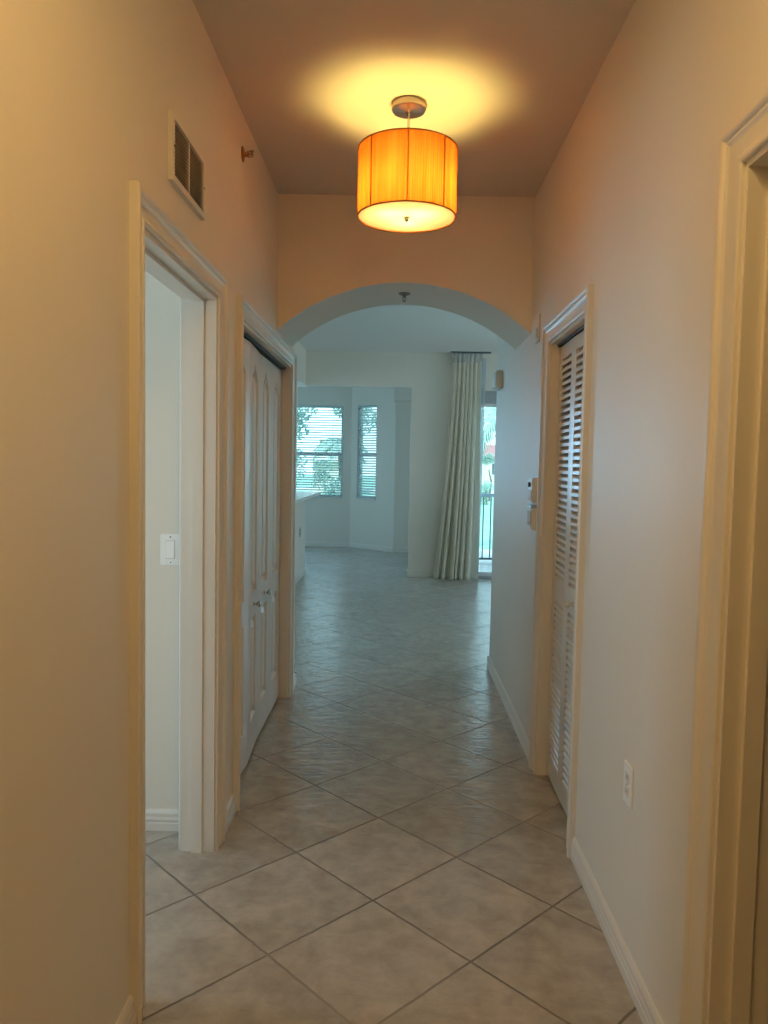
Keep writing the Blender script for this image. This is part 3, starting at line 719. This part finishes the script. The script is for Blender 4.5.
bm = curtain_bm(9.62, (.635, 1.02), (.635, 1.02), 2.73, 2.845, 7, .006, .008, nv=3); hb = obj('heading_band', bm, mat('curtain_heading', (.55, .54, .50), .8), t, True)
sh = tag(obj('sheer_curtain', curtain_bm(9.695, (1.0, 1.075), (.98, 1.045), .03, 2.80, 4, .010, .013, nu=120, curve=1.0), M['sheer'], None, True), 'pale translucent sheer hanging at right side of the curtain', 'sheer curtain')
t = empty('curtain_rail', (1.8, 9.64, ZG), 'dark ceiling rail above the curtain', 'curtain rail')
obj('track', nb(.62, 1.12, 9.595, 9.645, 2.848, ZG, bevel=.002), M['rail'], t)
obj('end_cap', nb(.612, .62, 9.59, 9.65, 2.845, ZG), M['trim'], t)

# ------------------------------------------------------------------ outside: balcony
struct('trim_9', nb(.72, 4.6, YF2, 11.66, -.2, -.03), M['slab'], 'concrete balcony slab outside the glass door', 'balcony')
t = empty('balcony_railing', (2.4, 11.5, -.03), 'dark balcony railing with thin vertical bars outside glass door', 'railing')
obj('top_rail', nb(.75, 4.6, 11.47, 11.53, .985, 1.035, bevel=.004), M['rail_top'], t)
obj('bottom_rail', nb(.75, 4.6, 11.485, 11.515, .03, .06), M['rail'], t)
x = .837
while x < 4.6:
    obj('baluster', nb(x - .008, x + .008, 11.492, 11.508, .06, .985), M['rail'], t); x += .1125
obj('post', nb(.73, .77, 11.48, 11.52, -.03, .985), M['rail'], t)

# ------------------------------------------------------------------ outside: grounds
struct('floor_lawn', nb(-80, 90, 13.4, 120, -.55, -.35), M['lawn'], 'green lawn outside beyond the balcony', 'lawn')
struct('floor_lawn', nb(.9, 90, 11.7, 13.4, -.55, -.35), M['lawn'], 'strip of lawn just outside balcony', 'lawn')
struct('trim_10', nb(-80, 90, 50, 57, -.349, -.33), M['path'], 'pale street crossing beyond the lawn', 'street')
def leafy(bm, cen, rad, n, sz, rnd, flat=1.0):
    for _ in range(n):
        while True:
            v = Vector((rnd.uniform(-1, 1), rnd.uniform(-1, 1), rnd.uniform(-1, 1)))
            if .25 < v.length < 1: break
        c = Vector(cen) + Vector((v.x * rad, v.y * rad, v.z * rad * flat))
        a = Vector((rnd.uniform(-1, 1), rnd.uniform(-1, 1), rnd.uniform(-1, 1))).normalized(); b_ = a.orthogonal().normalized(); d = a.cross(b_)
        s_ = sz * rnd.uniform(.6, 1.3)
        vs = [bm.verts.new(c + b_ * s_ * p + d * s_ * q * .55) for p, q in ((-1, 0), (-.2, -.8), (1, 0), (-.2, .8))]
        bm.faces.new(vs)
def tree(x, y, h, r, label, seed, blobs=5):
    rnd = random.Random(seed); t = empty('tree', (x, y, -.35), label, 'tree')
    bm = bmesh.new()
    obj('trunk', tube(bm, [(x, y, -.35), (x + .1, y, h * .4), (x - .05, y, h * .75)], [.13 * r, .10 * r, .06 * r], 8), M['bark'], t, True)
    bm = bmesh.new()
    for k in range(blobs):
        leafy(bm, (x + rnd.uniform(-.6, .6) * r, y + rnd.uniform(-.5, .5) * r, h + rnd.uniform(-.45, .45) * r), r * rnd.uniform(.45, .65), 260, r * .09, rnd)
    obj('crown', bm, M['leaf'], t)
def shrub(x, y, h, r, label, seed):
    rnd = random.Random(seed); t = empty('shrub', (x, y, -.35), label, 'shrub')
    bm = bmesh.new()
    for k in range(4): tube(bm, [(x, y, -.35), (x + rnd.uniform(-.4, .4) * r, y + rnd.uniform(-.4, .4) * r, h * .6)], .02, 5)
    obj('stem', bm, M['bark'], t)
    bm = bmesh.new()
    for k in range(5): leafy(bm, (x + rnd.uniform(-.5, .5) * r, y + rnd.uniform(-.4, .4) * r, -.3 + (h + .3) * (k + .7) / 5.4), r * .6, 260, r * .09, rnd)
    obj('foliage', bm, M['leaf'], t)
def palm(x, y, z, label, seed, n=13, L=1.9):
    rnd = random.Random(seed); t = empty('palm_tree', (x, y, -.35), label, 'palm tree')
    obj('trunk', tube(bmesh.new(), [(x, y, -.35), (x + .08, y, z * .5), (x, y, z)], [.16, .12, .11], 10), M['bark'], t, True)
    for k in range(n):
        a = 2 * PI * k / n + rnd.uniform(-.15, .15); el = rnd.uniform(.1, .8); bm = bmesh.new(); pts = []
        for i in range(10):
            s_ = i / 9; hz = L * s_ * math.cos(el * (1 - s_)); vz = L * (math.sin(el) * s_ - 1.05 * s_ * s_)
            pts.append(Vector((x + hz * math.cos(a), y + hz * math.sin(a), z + vz)))
        tube(bm, pts, .012, 5)
        for i in range(1, 10):
            for sd in (-1, 1):
                for ff in (0, .25, .5, .75):
                    p = pts[i - 1].lerp(pts[i], ff); d = (pts[i] - pts[i - 1]).normalized(); sidev = Vector((-math.sin(a), math.cos(a), 0)) * sd
                    l = .38 * math.sin(PI * (i + .3) / 10.6) + .1; tip = p + (sidev * .6 + d * .5 + Vector((0, 0, -.7))).normalized() * l
                    vs = [bm.verts.new(p + d * .035), bm.verts.new(p - d * .035), bm.verts.new(tip)]; bm.faces.new(vs)
        obj('frond', bm, M['leaf'], t)
palm(2.75, 15.6, 2.75, 'palm tree hanging fronds outside glass door', 5)
palm(-2.1, 27, 2.3, 'short palm seen through the wide nook window', 6, L=1.0)
tree(4.75, 40, 1.75, .45, 'small round street tree beyond the balcony railing', 11)
tree(-3.4, 22, 3.0, 1.0, 'leafy tree at upper left of wide nook window', 12)
tree(-1.2, 21, 3.1, .8, 'leafy tree at upper right of wide nook window', 13)
shrub(-2.9, 20, 1.6, .8, 'tall shrub at left below the nook window rail', 21)
shrub(-2.1, 23.2, 1.5, .55, 'dense middle shrub outside wide nook window', 22)
shrub(-1.45, 19.5, .95, .6, 'low shrub at right outside wide nook window', 23)
shrub(4.2, 36, .72, .42, 'low bush beyond the balcony railing under the round tree', 31)
shrub(5.3, 36.4, .72, .42, 'low bush farther right beyond the balcony railing', 32)
# neighbouring houses
def house(x0, x1, y, h, label, d=9, roof='roof'):
    t = empty('house', ((x0 + x1) / 2, y, -.35), label, 'house')
    w_ = obj('walls', nb(x0, x1, y, y + d, -.35, h), M['stucco'], t)
    bm = bmesh.new(); e = .5; cx = (x0 + x1) / 2; cy = y + d / 2
    b_ = [bm.verts.new(p) for p in ((x0 - e, y - e, h), (x1 + e, y - e, h), (x1 + e, y + d + e, h), (x0 - e, y + d + e, h))]
    r_ = [bm.verts.new((x0 + 2.5, cy, h + 1.5)), bm.verts.new((x1 - 2.5, cy, h + 1.5))]
    bm.faces.new(b_); bm.faces.new((b_[0], b_[1], r_[1], r_[0])); bm.faces.new((b_[1], b_[2], r_[1])); bm.faces.new((b_[2], b_[3], r_[0], r_[1])); bm.faces.new((b_[3], b_[0], r_[0]))
    obj('roof', bm, M[roof], t)
    n = int((x1 - x0) / 2.6)
    for k in range(n):
        xx = x0 + (x1 - x0) * (k + .5) / n; wv = obj('window', nb(xx - .6, xx + .6, y - .04, y, .6, 1.9), M['white_frame'], t)
        p_ = obj('pane', nb(xx - .52, xx + .52, y - .05, y - .04, .68, 1.82), M['rail']); p_.parent = wv
house(3, 17, 78, 2.35, 'pale house with terracotta roof beyond the balcony')
house(-5.2, -2.8, 46, 1.6, 'pale house seen low through wide nook window', roof='tan_roof')
# ------------------------------------------------------------------ parent fix: parts of parts sit in world space
bpy.context.view_layer.update()
for o in list(C.objects):
    if o.parent and o.parent.parent:       # sub-part meshes are built in world coordinates
        o.matrix_parent_inverse = o.parent.matrix_world.inverted()
